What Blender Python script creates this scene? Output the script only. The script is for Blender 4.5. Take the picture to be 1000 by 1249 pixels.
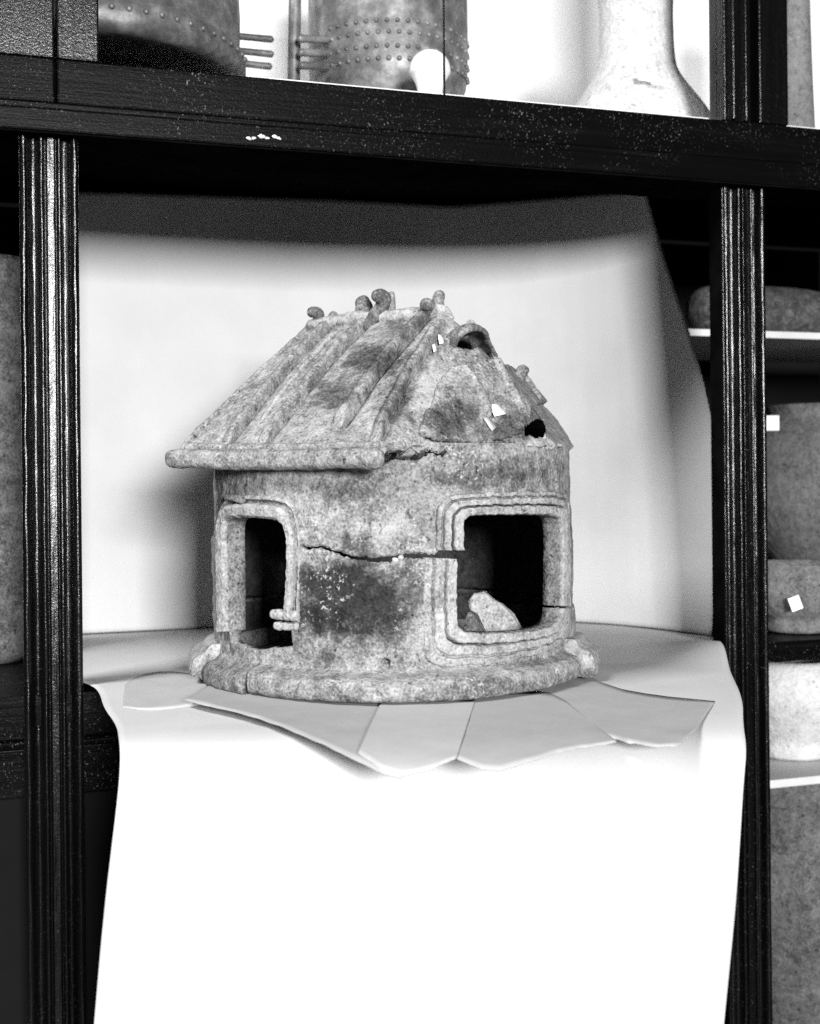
import bpy, bmesh, math, random
import numpy as np
from mathutils import Matrix, Vector

for o in list(bpy.data.objects):
    bpy.data.objects.remove(o)
scene = bpy.context.scene
COL = scene.collection
random.seed(4)
RNG = np.random.default_rng(7)

# ------------------------------------------------------------------ camera
F = 1500.0            # focal length in photo pixels (photo is 1000 px wide)
HX, HY = 500.0, 580.0  # where the eye level crosses the photo
ZC = 0.195            # eye height above the shelf
ROLL = math.radians(0.55)
RIGHT = np.array([math.cos(ROLL), 0, -math.sin(ROLL)])
UP = np.array([math.sin(ROLL), 0, math.cos(ROLL)])
FWD = np.array([0., 1., 0.])
cd = bpy.data.cameras.new('camera')
cam = bpy.data.objects.new('camera', cd)
COL.objects.link(cam)
cd.sensor_fit = 'HORIZONTAL'
cd.sensor_width = 36.0
cd.lens = F / 1000.0 * 36.0
cd.shift_y = -(624.5 - HY) / 1000.0
cd.clip_start = 0.02
cd.clip_end = 100
cd.dof.use_dof = True
cd.dof.focus_distance = 1.08
cd.dof.aperture_fstop = 9.0
cam.matrix_world = Matrix(((RIGHT[0], UP[0], 0, 0), (0, 0, -1, 0), (RIGHT[2], UP[2], 0, ZC), (0, 0, 0, 1)))
scene.camera = cam

# ------------------------------------------------------------------ light
w = bpy.data.worlds.new('World')
scene.world = w
w.use_nodes = True
w.node_tree.nodes['Background'].inputs[0].default_value = (1, 1, 1, 1)
w.node_tree.nodes['Background'].inputs[1].default_value = 0.006
LAMP_AIM = Vector((0.0, 1.2, 0.22))
LAMP_POS = Vector((1.30, -3.7, 0.90))
ld = bpy.data.lights.new('studio_lamp', 'AREA')
ld.shape = 'RECTANGLE'
ld.size = 0.9
ld.size_y = 0.8
ld.energy = 500
lamp = bpy.data.objects.new('studio_lamp', ld)
COL.objects.link(lamp)
lamp.location = LAMP_POS
lamp.rotation_euler = (LAMP_AIM - LAMP_POS).to_track_quat('-Z', 'Y').to_euler()

# skylight of the gallery, above and in front of the cabinet
SKY_POS = Vector((-1.9, -.45, 2.45))
sd = bpy.data.lights.new('gallery_skylight', 'AREA')
sd.shape = 'RECTANGLE'
sd.size = 1.0
sd.size_y = 0.7
sd.energy = 140
sky = bpy.data.objects.new('gallery_skylight', sd)
COL.objects.link(sky)
sky.location = SKY_POS
sky.rotation_euler = (Vector((0, 1.1, .1)) - SKY_POS).to_track_quat('-Z', 'Y').to_euler()

scene.view_settings.view_transform = 'Standard'
scene.view_settings.look = 'None'
scene.view_settings.exposure = 0.0
scene.view_settings.gamma = 1.0
scene.view_settings.use_curve_mapping = False
scene.cycles.use_denoising = False      # keep the fine grain, as on the plate


# ------------------------------------------------------------------ helpers
def ray(px, py):
    return FWD + (px - HX) / F * RIGHT + (HY - py) / F * UP


CAMP = np.array([0., 0., ZC])


def project(P):
    d = np.asarray(P, float) - CAMP
    y = d[..., 1]
    return HX + F * (d @ RIGHT) / y, HY - F * (d @ UP) / y


def at_depth(px, py, Y):
    r = ray(px, py)
    return CAMP + r * (Y / r[1])


def on_z(px, py, z):
    r = ray(px, py)
    return CAMP + r * ((z - ZC) / r[2])


TH = math.radians(18.0)
CE = np.array([math.cos(TH), math.sin(TH), 0])
CM = np.array([-math.sin(TH), math.cos(TH), 0])
C0 = np.array([0, 1.245, 0])


def cab(px, py, d=0.0):
    """pixel -> (s, z) on the plane d metres behind the cabinet front"""
    r = ray(px, py)
    t = ((C0 - CAMP) @ CM + d) / (r @ CM)
    p = CAMP + r * t - C0
    return float(p @ CE), float(p[2])


def cabw(s, d, z):
    return C0 + CE * s + CM * d + np.array([0, 0, z])


def _hash(ix, iy, iz, seed):
    h = (ix.astype(np.int64) * 374761393 + iy.astype(np.int64) * 668265263 + iz.astype(np.int64) * 1440670441 + seed * 974711) & 0xFFFFFFFF
    h = ((h ^ (h >> 13)) * 1274126177) & 0xFFFFFFFF
    h = ((h ^ (h >> 16)) * 2246822519) & 0xFFFFFFFF
    return ((h ^ (h >> 15)) & 0xFFFF) / 65535.0


def vnoise(P, scale, seed=0):
    Q = np.asarray(P, float) * scale
    I = np.floor(Q)
    f = Q - I
    f = f * f * (3 - 2 * f)
    I = I.astype(np.int64)
    r = 0
    for dx in (0, 1):
        wx = f[..., 0] if dx else 1 - f[..., 0]
        for dy in (0, 1):
            wy = f[..., 1] if dy else 1 - f[..., 1]
            for dz in (0, 1):
                wz = f[..., 2] if dz else 1 - f[..., 2]
                r = r + wx * wy * wz * _hash(I[..., 0] + dx, I[..., 1] + dy, I[..., 2] + dz, seed)
    return r * 2 - 1


def fbm(P, scale, octv=3, seed=0):
    r, a = 0, 1.0
    for k in range(octv):
        r = r + a * vnoise(P, scale * 2.03 ** k, seed + k)
        a *= 0.5
    return r


def n1(x, scale, seed=0, octv=3):
    x = np.asarray(x, float)
    return fbm(np.stack([x, x * 0 + 3.3, x * 0 + 7.7], -1), scale, octv, seed)


def smooth(e0, e1, x):
    t = np.clip((x - e0) / (e1 - e0), 0, 1)
    return t * t * (3 - 2 * t)


def poly_resample(pts, n, rounds=2):
    P = np.asarray(pts, float)
    for _ in range(rounds):  # Chaikin
        Q = [P[0]]
        for a, b in zip(P[:-1], P[1:]):
            Q += [a * .75 + b * .25, a * .25 + b * .75]
        Q.append(P[-1])
        P = np.array(Q)
    L = np.r_[0, np.cumsum(np.linalg.norm(np.diff(P, axis=0), axis=1))]
    t = np.linspace(0, L[-1], n)
    return np.stack([np.interp(t, L, P[:, k]) for k in range(P.shape[1])], -1)


def in_poly(x, y, poly):
    r = np.zeros(np.shape(x), bool)
    n = len(poly)
    for i in range(n):
        x0, y0 = poly[i]
        x1, y1 = poly[(i + 1) % n]
        if y0 == y1:
            continue
        c = ((y0 > y) != (y1 > y)) & (x < (x1 - x0) * (y - y0) / (y1 - y0) + x0)
        r ^= c
    return r


def dist_poly(x, y, pts):
    d = np.full(np.shape(x), 1e9)
    for (x0, y0), (x1, y1) in zip(pts[:-1], pts[1:]):
        vx, vy = x1 - x0, y1 - y0
        t = np.clip(((x - x0) * vx + (y - y0) * vy) / (vx * vx + vy * vy + 1e-12), 0, 1)
        d = np.minimum(d, np.hypot(x - x0 - t * vx, y - y0 - t * vy))
    return d


def build(name, verts, faces, mat, parent=None, shade=True, tone=None, solid=0, loc=None, offset=-1):
    me = bpy.data.meshes.new(name)
    V = np.asarray(verts, float).reshape(-1, 3)
    if loc is not None:
        V = V - np.asarray(loc, float)
    me.from_pydata(V.tolist(), [], faces if isinstance(faces, list) else faces.tolist())
    me.update()
    if shade:
        me.polygons.foreach_set('use_smooth', [True] * len(me.polygons))
    if tone is not None:
        at = me.attributes.new('tone', 'FLOAT', 'POINT')
        T = np.broadcast_to(np.asarray(tone, float).reshape(-1) if np.ndim(tone) else tone, (len(V),)).astype(np.float32)
        at.data.foreach_set('value', np.ascontiguousarray(T))
    me.materials.append(mat)
    o = bpy.data.objects.new(name, me)
    COL.objects.link(o)
    if solid:
        m = o.modifiers.new('thickness', 'SOLIDIFY')
        m.thickness = solid
        m.offset = offset
    if parent is not None:
        o.parent = parent
    elif loc is not None:
        o.location = loc
    return o


def gridfaces(n, m, wrap_n=False, wrap_m=False, mask=None):
    i = np.arange(n if wrap_n else n - 1)
    j = np.arange(m if wrap_m else m - 1)
    I, J = np.meshgrid(i, j, indexing='ij')
    I2, J2 = (I + 1) % n, (J + 1) % m
    Fq = np.stack([I * m + J, I2 * m + J, I2 * m + J2, I * m + J2], -1)
    if mask is not None:
        return Fq[mask]
    return Fq.reshape(-1, 4)


def tube(path, rad, nsec=12, up=(0, 0, 1), flat=1.0, wob=0.0, seed=0, round_end=True, sup=2.0):
    """closed, capped tube swept along path; rad is a number or per-point list. Returns verts, faces"""
    P = np.asarray(path, float)
    n = len(P)
    R = np.broadcast_to(np.asarray(rad, float), (n,)).copy()
    T = np.gradient(P, axis=0)
    T /= np.linalg.norm(T, axis=1)[:, None]
    if round_end:
        k = [0.0, .38, .7, .92]
        P0 = [P[0] - T[0] * R[0] * (1 - q) for q in k]
        P1 = [P[-1] + T[-1] * R[-1] * (1 - q) for q in k[::-1]]
        r0 = [max(.02, math.sqrt(1 - (1 - q) ** 2)) * R[0] for q in k]
        r1 = [max(.02, math.sqrt(1 - (1 - q) ** 2)) * R[-1] for q in k[::-1]]
        P = np.vstack([P0, P, P1])
        R = np.r_[r0, R, r1]
        T = np.vstack([[T[0]] * 4, T, [T[-1]] * 4])
        n = len(P)
    u = np.asarray(up, float)
    A = u[None] - T * (T @ u)[:, None]
    A /= np.linalg.norm(A, axis=1)[:, None]
    B = np.cross(T, A)
    a = np.linspace(0, 2 * math.pi, nsec, endpoint=False)
    ca, sa = np.cos(a), np.sin(a)
    ca = np.sign(ca) * np.abs(ca) ** (2 / sup)
    sa = np.sign(sa) * np.abs(sa) ** (2 / sup)
    V = P[:, None] + R[:, None, None] * (ca[None, :, None] * A[:, None] * flat + sa[None, :, None] * B[:, None])
    if wob:
        C = V - P[:, None]
        V = P[:, None] + C * (1 + wob * fbm(V, 120, 2, seed))[..., None]
    faces = gridfaces(n, nsec, wrap_m=True).tolist()
    faces.append(list(range(nsec))[::1])
    faces.append([(n - 1) * nsec + q for q in range(nsec)][::-1])
    return V.reshape(-1, 3), faces


def merge(*vf):
    V, Fs, k = [], [], 0
    for v, f in vf:
        v = np.asarray(v, float).reshape(-1, 3)
        V.append(v)
        Fs += [[i + k for i in q] for q in (f if isinstance(f, list) else f.tolist())]
        k += len(v)
    return np.vstack(V), Fs


def fix_normals(o):
    bm = bmesh.new()
    bm.from_mesh(o.data)
    bmesh.ops.recalc_face_normals(bm, faces=bm.faces)
    bm.to_mesh(o.data)
    bm.free()
    return o


def empty(name, loc, label, cat, group=None, rotz=0):
    o = bpy.data.objects.new(name, None)
    COL.objects.link(o)
    o.location = [float(q) for q in loc]
    o.rotation_euler = (0, 0, rotz)
    o.empty_display_size = .05
    tag(o, label, cat, group)
    return o


def tag(o, label, cat, group=None):
    o['label'] = label
    o['category'] = cat
    if group:
        o['group'] = group
    return o


# ------------------------------------------------------------------ materials
def newmat(name):
    m = bpy.data.materials.new(name)
    m.use_nodes = True
    nt = m.node_tree
    return m, nt, nt.nodes['Principled BSDF']


def nd(nt, kind, **kw):
    n = nt.nodes.new(kind)
    for k, v in kw.items():
        if k in n.inputs:
            n.inputs[k].default_value = v
        else:
            setattr(n, k, v)
    return n


def mathn(nt, op, a, b=None, c=None, clamp=False):
    n = nt.nodes.new('ShaderNodeMath')
    n.operation = op
    n.use_clamp = clamp
    for i, q in enumerate((a, b, c)):
        if q is None:
            continue
        if isinstance(q, (int, float)):
            n.inputs[i].default_value = q
        else:
            nt.links.new(q, n.inputs[i])
    return n.outputs[0]


def noise(nt, vec, scale, detail=4, rough=.55, dist=0):
    n = nd(nt, 'ShaderNodeTexNoise')
    n.inputs['Scale'].default_value = scale
    n.inputs['Detail'].default_value = detail
    n.inputs['Roughness'].default_value = rough
    n.inputs['Distortion'].default_value = dist
    if vec is not None:
        nt.links.new(vec, n.inputs['Vector'])
    return n.outputs['Fac']


def ramp(nt, fac, stops):
    r = nt.nodes.new('ShaderNodeValToRGB')
    el = r.color_ramp.elements
    while len(el) > 1:
        el.remove(el[-1])
    for i, (p, v) in enumerate(stops):
        e = el[0] if i == 0 else el.new(p)
        e.position = p
        e.color = (v, v, v, 1)
    nt.links.new(fac, r.inputs[0])
    return r.outputs[0]


def mapped(nt, scale):
    tc = nt.nodes.new('ShaderNodeTexCoord')
    mp = nt.nodes.new('ShaderNodeMapping')
    mp.inputs['Scale'].default_value = scale
    nt.links.new(tc.outputs['Object'], mp.inputs[0])
    return mp.outputs[0]


def bump(nt, bs, height, strength, dist):
    b = nt.nodes.new('ShaderNodeBump')
    b.inputs['Strength'].default_value = strength
    b.inputs['Distance'].default_value = dist
    nt.links.new(height, b.inputs['Height'])
    nt.links.new(b.outputs[0], bs.inputs['Normal'])


def clay(name, gain=1.0, speck=0.5, bias=0.0):
    m, nt, bs = newmat(name)
    co = mapped(nt, (1, 1, 1))
    at = nd(nt, 'ShaderNodeAttribute', attribute_name='tone')
    a = noise(nt, co, 16, 5, .6, .1)
    b = noise(nt, co, 100, 2, .6, 0)
    c = noise(nt, co, 420, 2, .6)
    v = mathn(nt, 'ADD', at.outputs['Fac'], bias)
    v = mathn(nt, 'MULTIPLY_ADD', mathn(nt, 'SUBTRACT', a, .5), .34, v)
    v = mathn(nt, 'MULTIPLY_ADD', mathn(nt, 'SUBTRACT', b, .5), .45, v)
    v = mathn(nt, 'MULTIPLY_ADD', mathn(nt, 'SUBTRACT', c, .5), .62, v)
    pit = mathn(nt, 'MULTIPLY', mathn(nt, 'SUBTRACT', noise(nt, mapped(nt, (1.3, 1.3, 1)), 150, 3, .7), .60), 5, clamp=True)
    v = mathn(nt, 'MULTIPLY_ADD', pit, -.42, v)
    e = noise(nt, mapped(nt, (1, 1, 1)), 40, 3, .6)
    v = mathn(nt, 'MULTIPLY_ADD', mathn(nt, 'SUBTRACT', e, .5), .26, v)
    col = ramp(nt, v, [(0.0, .010 * gain), (.2, .035 * gain), (.40, .12 * gain), (.55, .26 * gain), (.72, .42 * gain), (1.0, .58 * gain)])
    # pale lime encrustation specks
    sp = noise(nt, co, 210, 2, .7)
    area = noise(nt, co, 28, 2, .5)
    mk = mathn(nt, 'MULTIPLY', mathn(nt, 'SUBTRACT', sp, .60 - .02 * speck), 14, clamp=True)
    mk2 = mathn(nt, 'MULTIPLY', mathn(nt, 'SUBTRACT', area, .50), 9, clamp=True)
    mk = mathn(nt, 'MULTIPLY', mathn(nt, 'MULTIPLY', mk, mk2), speck)
    mx = nt.nodes.new('ShaderNodeMix')
    mx.data_type = 'RGBA'
    nt.links.new(mk, mx.inputs['Factor'])
    nt.links.new(col, mx.inputs['A'])
    mx.inputs['B'].default_value = (.5, .5, .5, 1)
    nt.links.new(mx.outputs['Result'], bs.inputs['Base Color'])
    bs.inputs['Roughness'].default_value = .85
    bs.inputs['Specular IOR Level'].default_value = .25
    h = mathn(nt, 'ADD', mathn(nt, 'MULTIPLY', b, 1.2), mathn(nt, 'SUBTRACT', mathn(nt, 'MULTIPLY', c, .35), mathn(nt, 'MULTIPLY', pit, .5)))
    h = mathn(nt, 'ADD', h, mathn(nt, 'MULTIPLY', mk, .25))
    bump(nt, bs, h, .8, .0020)
    return m


def wood(name, axis, col=.012, rough=.34, streak=.05, bstr=.35, spec=.5, fleck=.5):
    m, nt, bs = newmat(name)
    sc = {'z': (150, 150, 5), 'x': (5, 150, 150)}[axis]
    co = mapped(nt, sc)
    co2 = mapped(nt, (1, 1, 1))
    a = noise(nt, co, 1.0, 5, .65, .3)
    b = noise(nt, co2, 420, 3, .75)
    c = noise(nt, co2, 9, 3, .6)
    cr = ramp(nt, a, [(.0, col * .4), (.5, col), (.62, col * 1.5), (.75, col + streak * .5), (.9, col + streak)])
    # worn flecks in the varnish
    mk = mathn(nt, 'MULTIPLY', mathn(nt, 'SUBTRACT', b, .625), 18, clamp=True)
    mk = mathn(nt, 'MULTIPLY', mk, mathn(nt, 'MULTIPLY', mathn(nt, 'SUBTRACT', c, .42), 5, clamp=True))
    mx = nt.nodes.new('ShaderNodeMix')
    mx.data_type = 'RGBA'
    nt.links.new(mathn(nt, 'MULTIPLY', mk, fleck), mx.inputs['Factor'])
    nt.links.new(cr, mx.inputs['A'])
    mx.inputs['B'].default_value = (.30, .30, .30, 1)
    nt.links.new(mx.outputs['Result'], bs.inputs['Base Color'])
    rr = mathn(nt, 'MULTIPLY_ADD', b, .24, rough - .12)
    nt.links.new(rr, bs.inputs['Roughness'])
    bs.inputs['Specular IOR Level'].default_value = spec
    bump(nt, bs, mathn(nt, 'ADD', a, mathn(nt, 'MULTIPLY', b, .6)), bstr, .0008)
    return m


def plain(name, col, rough=.8, var=.06, nscale=30, bstr=.1, bscale=300, spec=.2):
    m, nt, bs = newmat(name)
    co = mapped(nt, (1, 1, 1))
    a = noise(nt, co, nscale, 4, .6)
    nt.links.new(ramp(nt, a, [(.25, col * (1 - var)), (.75, min(.95, col * (1 + var)))]), bs.inputs['Base Color'])
    bs.inputs['Roughness'].default_value = rough
    bs.inputs['Specular IOR Level'].default_value = spec
    b = noise(nt, co, bscale, 3, .6)
    bump(nt, bs, b, bstr, .0006)
    return m


M_CLAY = clay('weathered_clay', .85)
M_CLAY_IN = clay('shade_dark_clay_interior', .2, .1)  # same clay, shade put into its colour so the wall crack reads black
M_CLAY_POT = clay('pot_clay', .40, .15)
M_CLAY_PALE = clay('pale_clay', 1.15, .1)
M_WOODV = wood('dark_varnished_wood_upright', 'z', .002, .21, .005, .5, .36, .2)
M_WOODH = wood('dark_varnished_wood_rail', 'x', .002, .30, .014, .5, .03, .5)
M_PAPER = plain('white_paper', .54, .9, .05, 14, .12, 500)
M_BACK = plain('backdrop_paper', .52, .9, .06, 10, .12, 500)
M_CARD = plain('grey_card', .37, .9, .06, 40, .15, 600)
M_CARD2 = plain('pale_grey_card', .43, .9, .05, 40, .15, 600)
M_LABEL = plain('label_paper', .85, .9, .02, 60, .05)
M_PANEL = plain('white_panel', .8, .9, .05, 6, .08)
M_SHELFP = plain('pale_shelf_edge', .55, .7, .1, 20, .1)
M_DARK = plain('dark_panel', .004, .75, .3, 12, .2, spec=.1)
M_FLOOR = plain('floor_boards', .04, .6, .3, 6, .2)
M_BRONZE, _nt, _bs = newmat('bronze')
_co = mapped(_nt, (1, 1, 1))
_a = noise(_nt, _co, 45, 5, .65)
_nt.links.new(ramp(_nt, _a, [(.25, .05), (.5, .17), (.7, .36)]), _bs.inputs['Base Color'])
_bs.inputs['Metallic'].default_value = .35
_bs.inputs['Roughness'].default_value = .5
bump(_nt, _bs, _a, .4, .002)
M_GLASS = bpy.data.materials.new('clear_glass')
M_GLASS.use_nodes = True
_nt = M_GLASS.node_tree
_nt.nodes.remove(_nt.nodes['Principled BSDF'])
_tr = nd(_nt, 'ShaderNodeBsdfTransparent')
_gl = nd(_nt, 'ShaderNodeBsdfGlossy')
_gl.inputs['Roughness'].default_value = .02
_mx = nd(_nt, 'ShaderNodeMixShader')
_mx.inputs[0].default_value = .05
_nt.links.new(_tr.outputs[0], _mx.inputs[1])
_nt.links.new(_gl.outputs[0], _mx.inputs[2])
_nt.links.new(_mx.outputs[0], _nt.nodes['Material Output'].inputs[0])

M_MATTE = bpy.data.materials.new('matte_shade_black')  # lightless black that stands in for shade on the cabinet
M_MATTE.use_nodes = True
_nt = M_MATTE.node_tree
_nt.nodes.remove(_nt.nodes['Principled BSDF'])
_df = nd(_nt, 'ShaderNodeBsdfDiffuse')
_nt.links.new(ramp(_nt, noise(_nt, mapped(_nt, (1, 1, 1)), 40, 3), [(.3, .002), (.7, .005)]), _df.inputs[0])
_nt.links.new(_df.outputs[0], _nt.nodes['Material Output'].inputs[0])

# ------------------------------------------------------------------ floor
fl = build('floor', [(-4, -6, -.9), (4, -6, -.9), (4, 4, -.9), (-4, 4, -.9)], [[0, 1, 2, 3]], M_FLOOR, shade=False)
fl['kind'] = 'structure'

# ------------------------------------------------------------------ cabinet
CABINET = empty('display_cabinet', C0, 'dark varnished wooden museum cabinet with fluted posts and glazed upper doors', 'cabinet', rotz=TH)


def cbox(name, s0, s1, d0, d1, z0, z1, mat, bev=.0015, parent=CABINET):
    bm = bmesh.new()
    bmesh.ops.create_cube(bm, size=1)
    for v in bm.verts:
        v.co = ((s0 + s1) / 2 + v.co.x * (s1 - s0), (d0 + d1) / 2 + v.co.y * (d1 - d0), (z0 + z1) / 2 + v.co.z * (z1 - z0))
    if bev:
        bmesh.ops.bevel(bm, geom=list(bm.edges), offset=bev, segments=2, affect='EDGES', profile=.6)
    me = bpy.data.meshes.new(name)
    bm.to_mesh(me)
    bm.free()
    me.materials.append(mat)
    o = bpy.data.objects.new(name, me)
    COL.objects.link(o)
    o.parent = parent
    return o


Z_RAIL0 = cab(120, 172)[1]
Z_RAIL1 = cab(120, 136)[1]
Z_RAIL2 = cab(120, 83)[1]
S_L, S_R = -.75, .95


def pilaster(pxa, pxb, pyref):
    s0, s1 = cab(pxa, pyref)[0], cab(pxb, pyref)[0]
    W = s1 - s0
    n = 110
    x = np.linspace(0, 1, n)
    y = np.zeros(n)                   # relief towards the viewer, in units of width

    def bead(c, r, k=1.0, base=0.0):
        q = np.abs(x - c) < r
        y[q] = base + k * np.sqrt(np.clip(r * r - (x[q] - c) ** 2, 0, None))
    y[:] = .0
    cove = lambda a, b, dep: np.where((x > a) & (x < b), -dep * np.sqrt(np.clip(1 - ((x - (a + b) / 2) / ((b - a) / 2)) ** 2, 0, None)), 0)
    y += cove(.15, .33, .10) + cove(.67, .85, .10)
    y += cove(.415, .455, .035) + cove(.60, .64, .035)
    bead(.07, .07, 1.0, .0)
    bead(.93, .07, 1.0, .0)
    bead(.372, .038, .9, .02)
    bead(.69 - .02, .038, .9, .02)
    y[(x > .46) & (x < .595)] = .03
    zs = np.linspace(-.9, Z_RAIL0 + .004, 150)
    X, Zz = np.meshgrid(s0 + x * W, zs)
    Y = -(y[None] * W) + 0 * Zz - .004
    P = np.stack([X, Y, Zz], -1)
    Y = Y + .0004 * fbm(P * np.array([1, 1, .3]), 260, 2, 5) + .0004 * vnoise(P * np.array([.4, 1, 1]), 14, 8)
    P = np.stack([X, Y, Zz], -1)
    m = len(zs)
    V = P.reshape(-1, 3)
    faces = gridfaces(m, n).tolist()
    bk = np.array([[s0, .02, zs[0]], [s1, .02, zs[0]], [s0, .02, zs[-1]], [s1, .02, zs[-1]]])
    k = len(V)
    V = np.vstack([V, bk])
    faces += [[i * n for i in range(m)] + [k + 2, k], [k + 1, k + 3] + [i * n + n - 1 for i in range(m)][::-1], [k, k + 2, k + 3, k + 1]]
    o = build('pilaster', V, faces, M_WOODV, CABINET)
    return s0, s1


PL = pilaster(23, 95, 190)
PR = pilaster(878, 929, 240)
cbox('post_shade_strip', PR[0] - .0012, PR[0] - .0002, -.003, .021, -.9, Z_RAIL0 - .002, M_MATTE, 0)  # added black strip, stands in for shade on the post's inner side
# rails below the glazed doors
S_J = cab(67, 60)[0]
cbox('rail', S_L, S_R, -.022, .06, Z_RAIL0, Z_RAIL1 - .0065, M_WOODH, .002)
cbox('rail_lip', S_L, S_R, -.0195, .0160, Z_RAIL1 - .0066, Z_RAIL1 - .0012, M_WOODH, .001)
cbox('rail_shade_strip', S_L, S_R, -.020, .062, Z_RAIL0 - .0016, Z_RAIL0 - .0002, M_MATTE, 0)  # added black strip, stands in for shade under the rail
cbox('light_leak_seal', S_L, S_R, .0168, .0600, Z_RAIL1 - .006, Z_RAIL2 - .0034, M_MATTE, 0)  # added unseen strip, blocks light leaking in behind the rail
cbox('door_rail', S_J + .001, S_R, -.016, .016, Z_RAIL1, Z_RAIL2, M_WOODH, .0018)
cbox('door_rail', S_L, S_J - .0012, -.0165, .016, Z_RAIL1, Z_RAIL2, M_WOODH, .0018)
Z_TOP = 1.02
sA = cab(119, 40)[0]
cbox('door_stile', S_J + .001, sA, -.0158, .016, Z_RAIL2 + .0006, Z_TOP, M_WOODV, .0018)
cbox('door_stile', S_L + .3, S_J - .0012, -.0163, .016, Z_RAIL2 + .0006, Z_TOP, M_WOODV, .0018)
sB, sC, sD, sE = cab(874, 80)[0], cab(907, 80)[0], cab(916, 80)[0], cab(951, 80)[0]
st = cbox('door_stile', sB, sC, -.014, .016, Z_RAIL2 + .0006, Z_TOP, M_WOODV, .0018)
cbox('bead', sB + .008, sB + .0125, -.019, -.0135, Z_RAIL2 + .001, Z_TOP, M_WOODV, .0022, st)
cbox('bead', sB + .025, sB + .028, -.0175, -.0135, Z_RAIL2 + .001, Z_TOP, M_WOODV, .0014, st)
cbox('door_stile', sD, sE, -.0155, .016, Z_RAIL2 + .0006, Z_TOP, M_WOODV, .0018)
cbox('mullion_back', sC, sD, .002, .016, Z_RAIL2 + .0006, Z_TOP, M_DARK, 0)
sG = cab(542, 60)[0]
cbox('glass_pane', sA, sG - .0006, 0, .003, Z_RAIL2 + .0004, Z_TOP, M_GLASS, 0)
cbox('glass_pane', sG + .0006, sB, 0, .003, Z_RAIL2 + .0004, Z_TOP, M_GLASS, 0)
cbox('glass_pane', sE, S_R, 0, .003, Z_RAIL2 + .0004, Z_TOP, M_GLASS, 0)
cbox('pane_joint', sG - .0005, sG + .0005, -.0005, .0035, Z_RAIL2 + .0004, Z_TOP, M_DARK, 0)
Z_UF = Z_RAIL2 + .0116                         # floor of the upper case
cbox('case_floor', S_L, S_R, .0165, .60, Z_RAIL2 - .003, Z_UF - .004, M_MATTE, 0)
cbox('case_lining', cab(318, 90, .06)[0], S_R, .018, .559, Z_UF - .0036, Z_UF, M_PANEL, 0)
cbox('case_back', S_L, S_R, .56, .575, Z_UF + .0005, Z_TOP, M_PANEL, 0)
Z_GS = .632
cbox('glass_shelf', cab(60, 80, .2)[0] - .12, cab(352, 80, .3)[0], .02, .42, Z_GS - .006, Z_GS, M_GLASS, 0)
# splintered patch on the lower edge of the rail
for k in range(7):
    sx, sz = cab(300 + 5.5 * k + random.uniform(-2, 2), 176 - (4 * math.sin(k / 6 * 3.1) if k else 0) * random.random())
    bm = bmesh.new()
    bmesh.ops.create_icosphere(bm, subdivisions=2, radius=1)
    V = np.array([v.co for v in bm.verts])
    fcs = [[v.index for v in f.verts] for f in bm.faces]
    bm.free()
    V = V * (1 + .5 * vnoise(V, 1.4, 300 + k))[:, None] * np.array([.0028, .0012, .0011 + .0012 * random.random()]) + np.array([sx, -.0215, max(sz, Z_RAIL0 + .0025)])
    build('splinter', V, fcs, M_SHELFP, CABINET)
# shelf that carries the urn, with its moulded nosing
Z_SH = -.004
cbox('shelf', S_L, PR[0] - .002, .001, .62, Z_SH - .028, Z_SH, M_WOODH, 0)
zb = cab(110, 906)[1]
zc = cab(110, 972)[1]
cbox('shelf_nosing', S_L, PR[0] - .004, .0125, .0425, zb + .004, Z_SH - .0285, M_WOODH, .002)
tv = tube([(S_L, .012, zb), (PR[0] - .004, .012, zb)], .0045, 12, round_end=False)
build('nosing_bead', tv[0], tv[1], M_WOODH, CABINET)
cbox('shelf_nosing', S_L, PR[0] - .004, .015, .0425, zc, zb - .004, M_WOODH, .002)
cbox('shelf', PR[1] - .03, S_R, .054, .60, Z_SH - .024, Z_SH, M_WOODH, .001)
cbox('back_panel', S_L, S_R, .621, .64, -.9, Z_RAIL2 - .004, M_DARK, 0)
cbox('lower_panel', S_L, PR[0] - .004, .06, .075, -.9, Z_SH - .03, M_DARK, 0)
# board that carries the sheet out in front of the cabinet
BV = np.array([(x, y, z) for z in (Z_SH - .026, Z_SH - .001) for x, y in ((-.19, .935), (.22, .935), (.22, 1.15), (-.19, 1.15))]) - C0
BV = np.stack([BV @ CE, BV @ CM, BV[:, 2]], -1)
build('pull_out_board', BV, [[3, 2, 1, 0], [4, 5, 6, 7], [0, 1, 5, 4], [1, 2, 6, 5], [2, 3, 7, 6], [3, 0, 4, 7]], M_DARK, CABINET, shade=False)
# pale narrow shelves in the neighbouring bay
D1 = .2
s_p, z_p = cab(950, 408, D1)
Z_P1 = z_p + .004
s_p0 = cab(833, 405, D1)[0]
cbox('side_shelf', s_p0, S_R, D1, .50, Z_P1 - .009, Z_P1, M_SHELFP, .001)
D2 = .11
Z_P2 = cab(950, 955, D2)[1] + .004
cbox('side_shelf', PR[1] - .01, S_R, D2, .50, Z_P2 - .010, Z_P2, M_SHELFP, .001)
Z_P3 = -.56
cbox('side_shelf', PR[1] - .01, S_R, .06, .55, Z_P3 - .02, Z_P3, M_WOODH, .001)

# ------------------------------------------------------------------ paper: draped sheet
def lerp_table(t, keys, vals):
    return np.interp(t, keys, vals)


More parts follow.
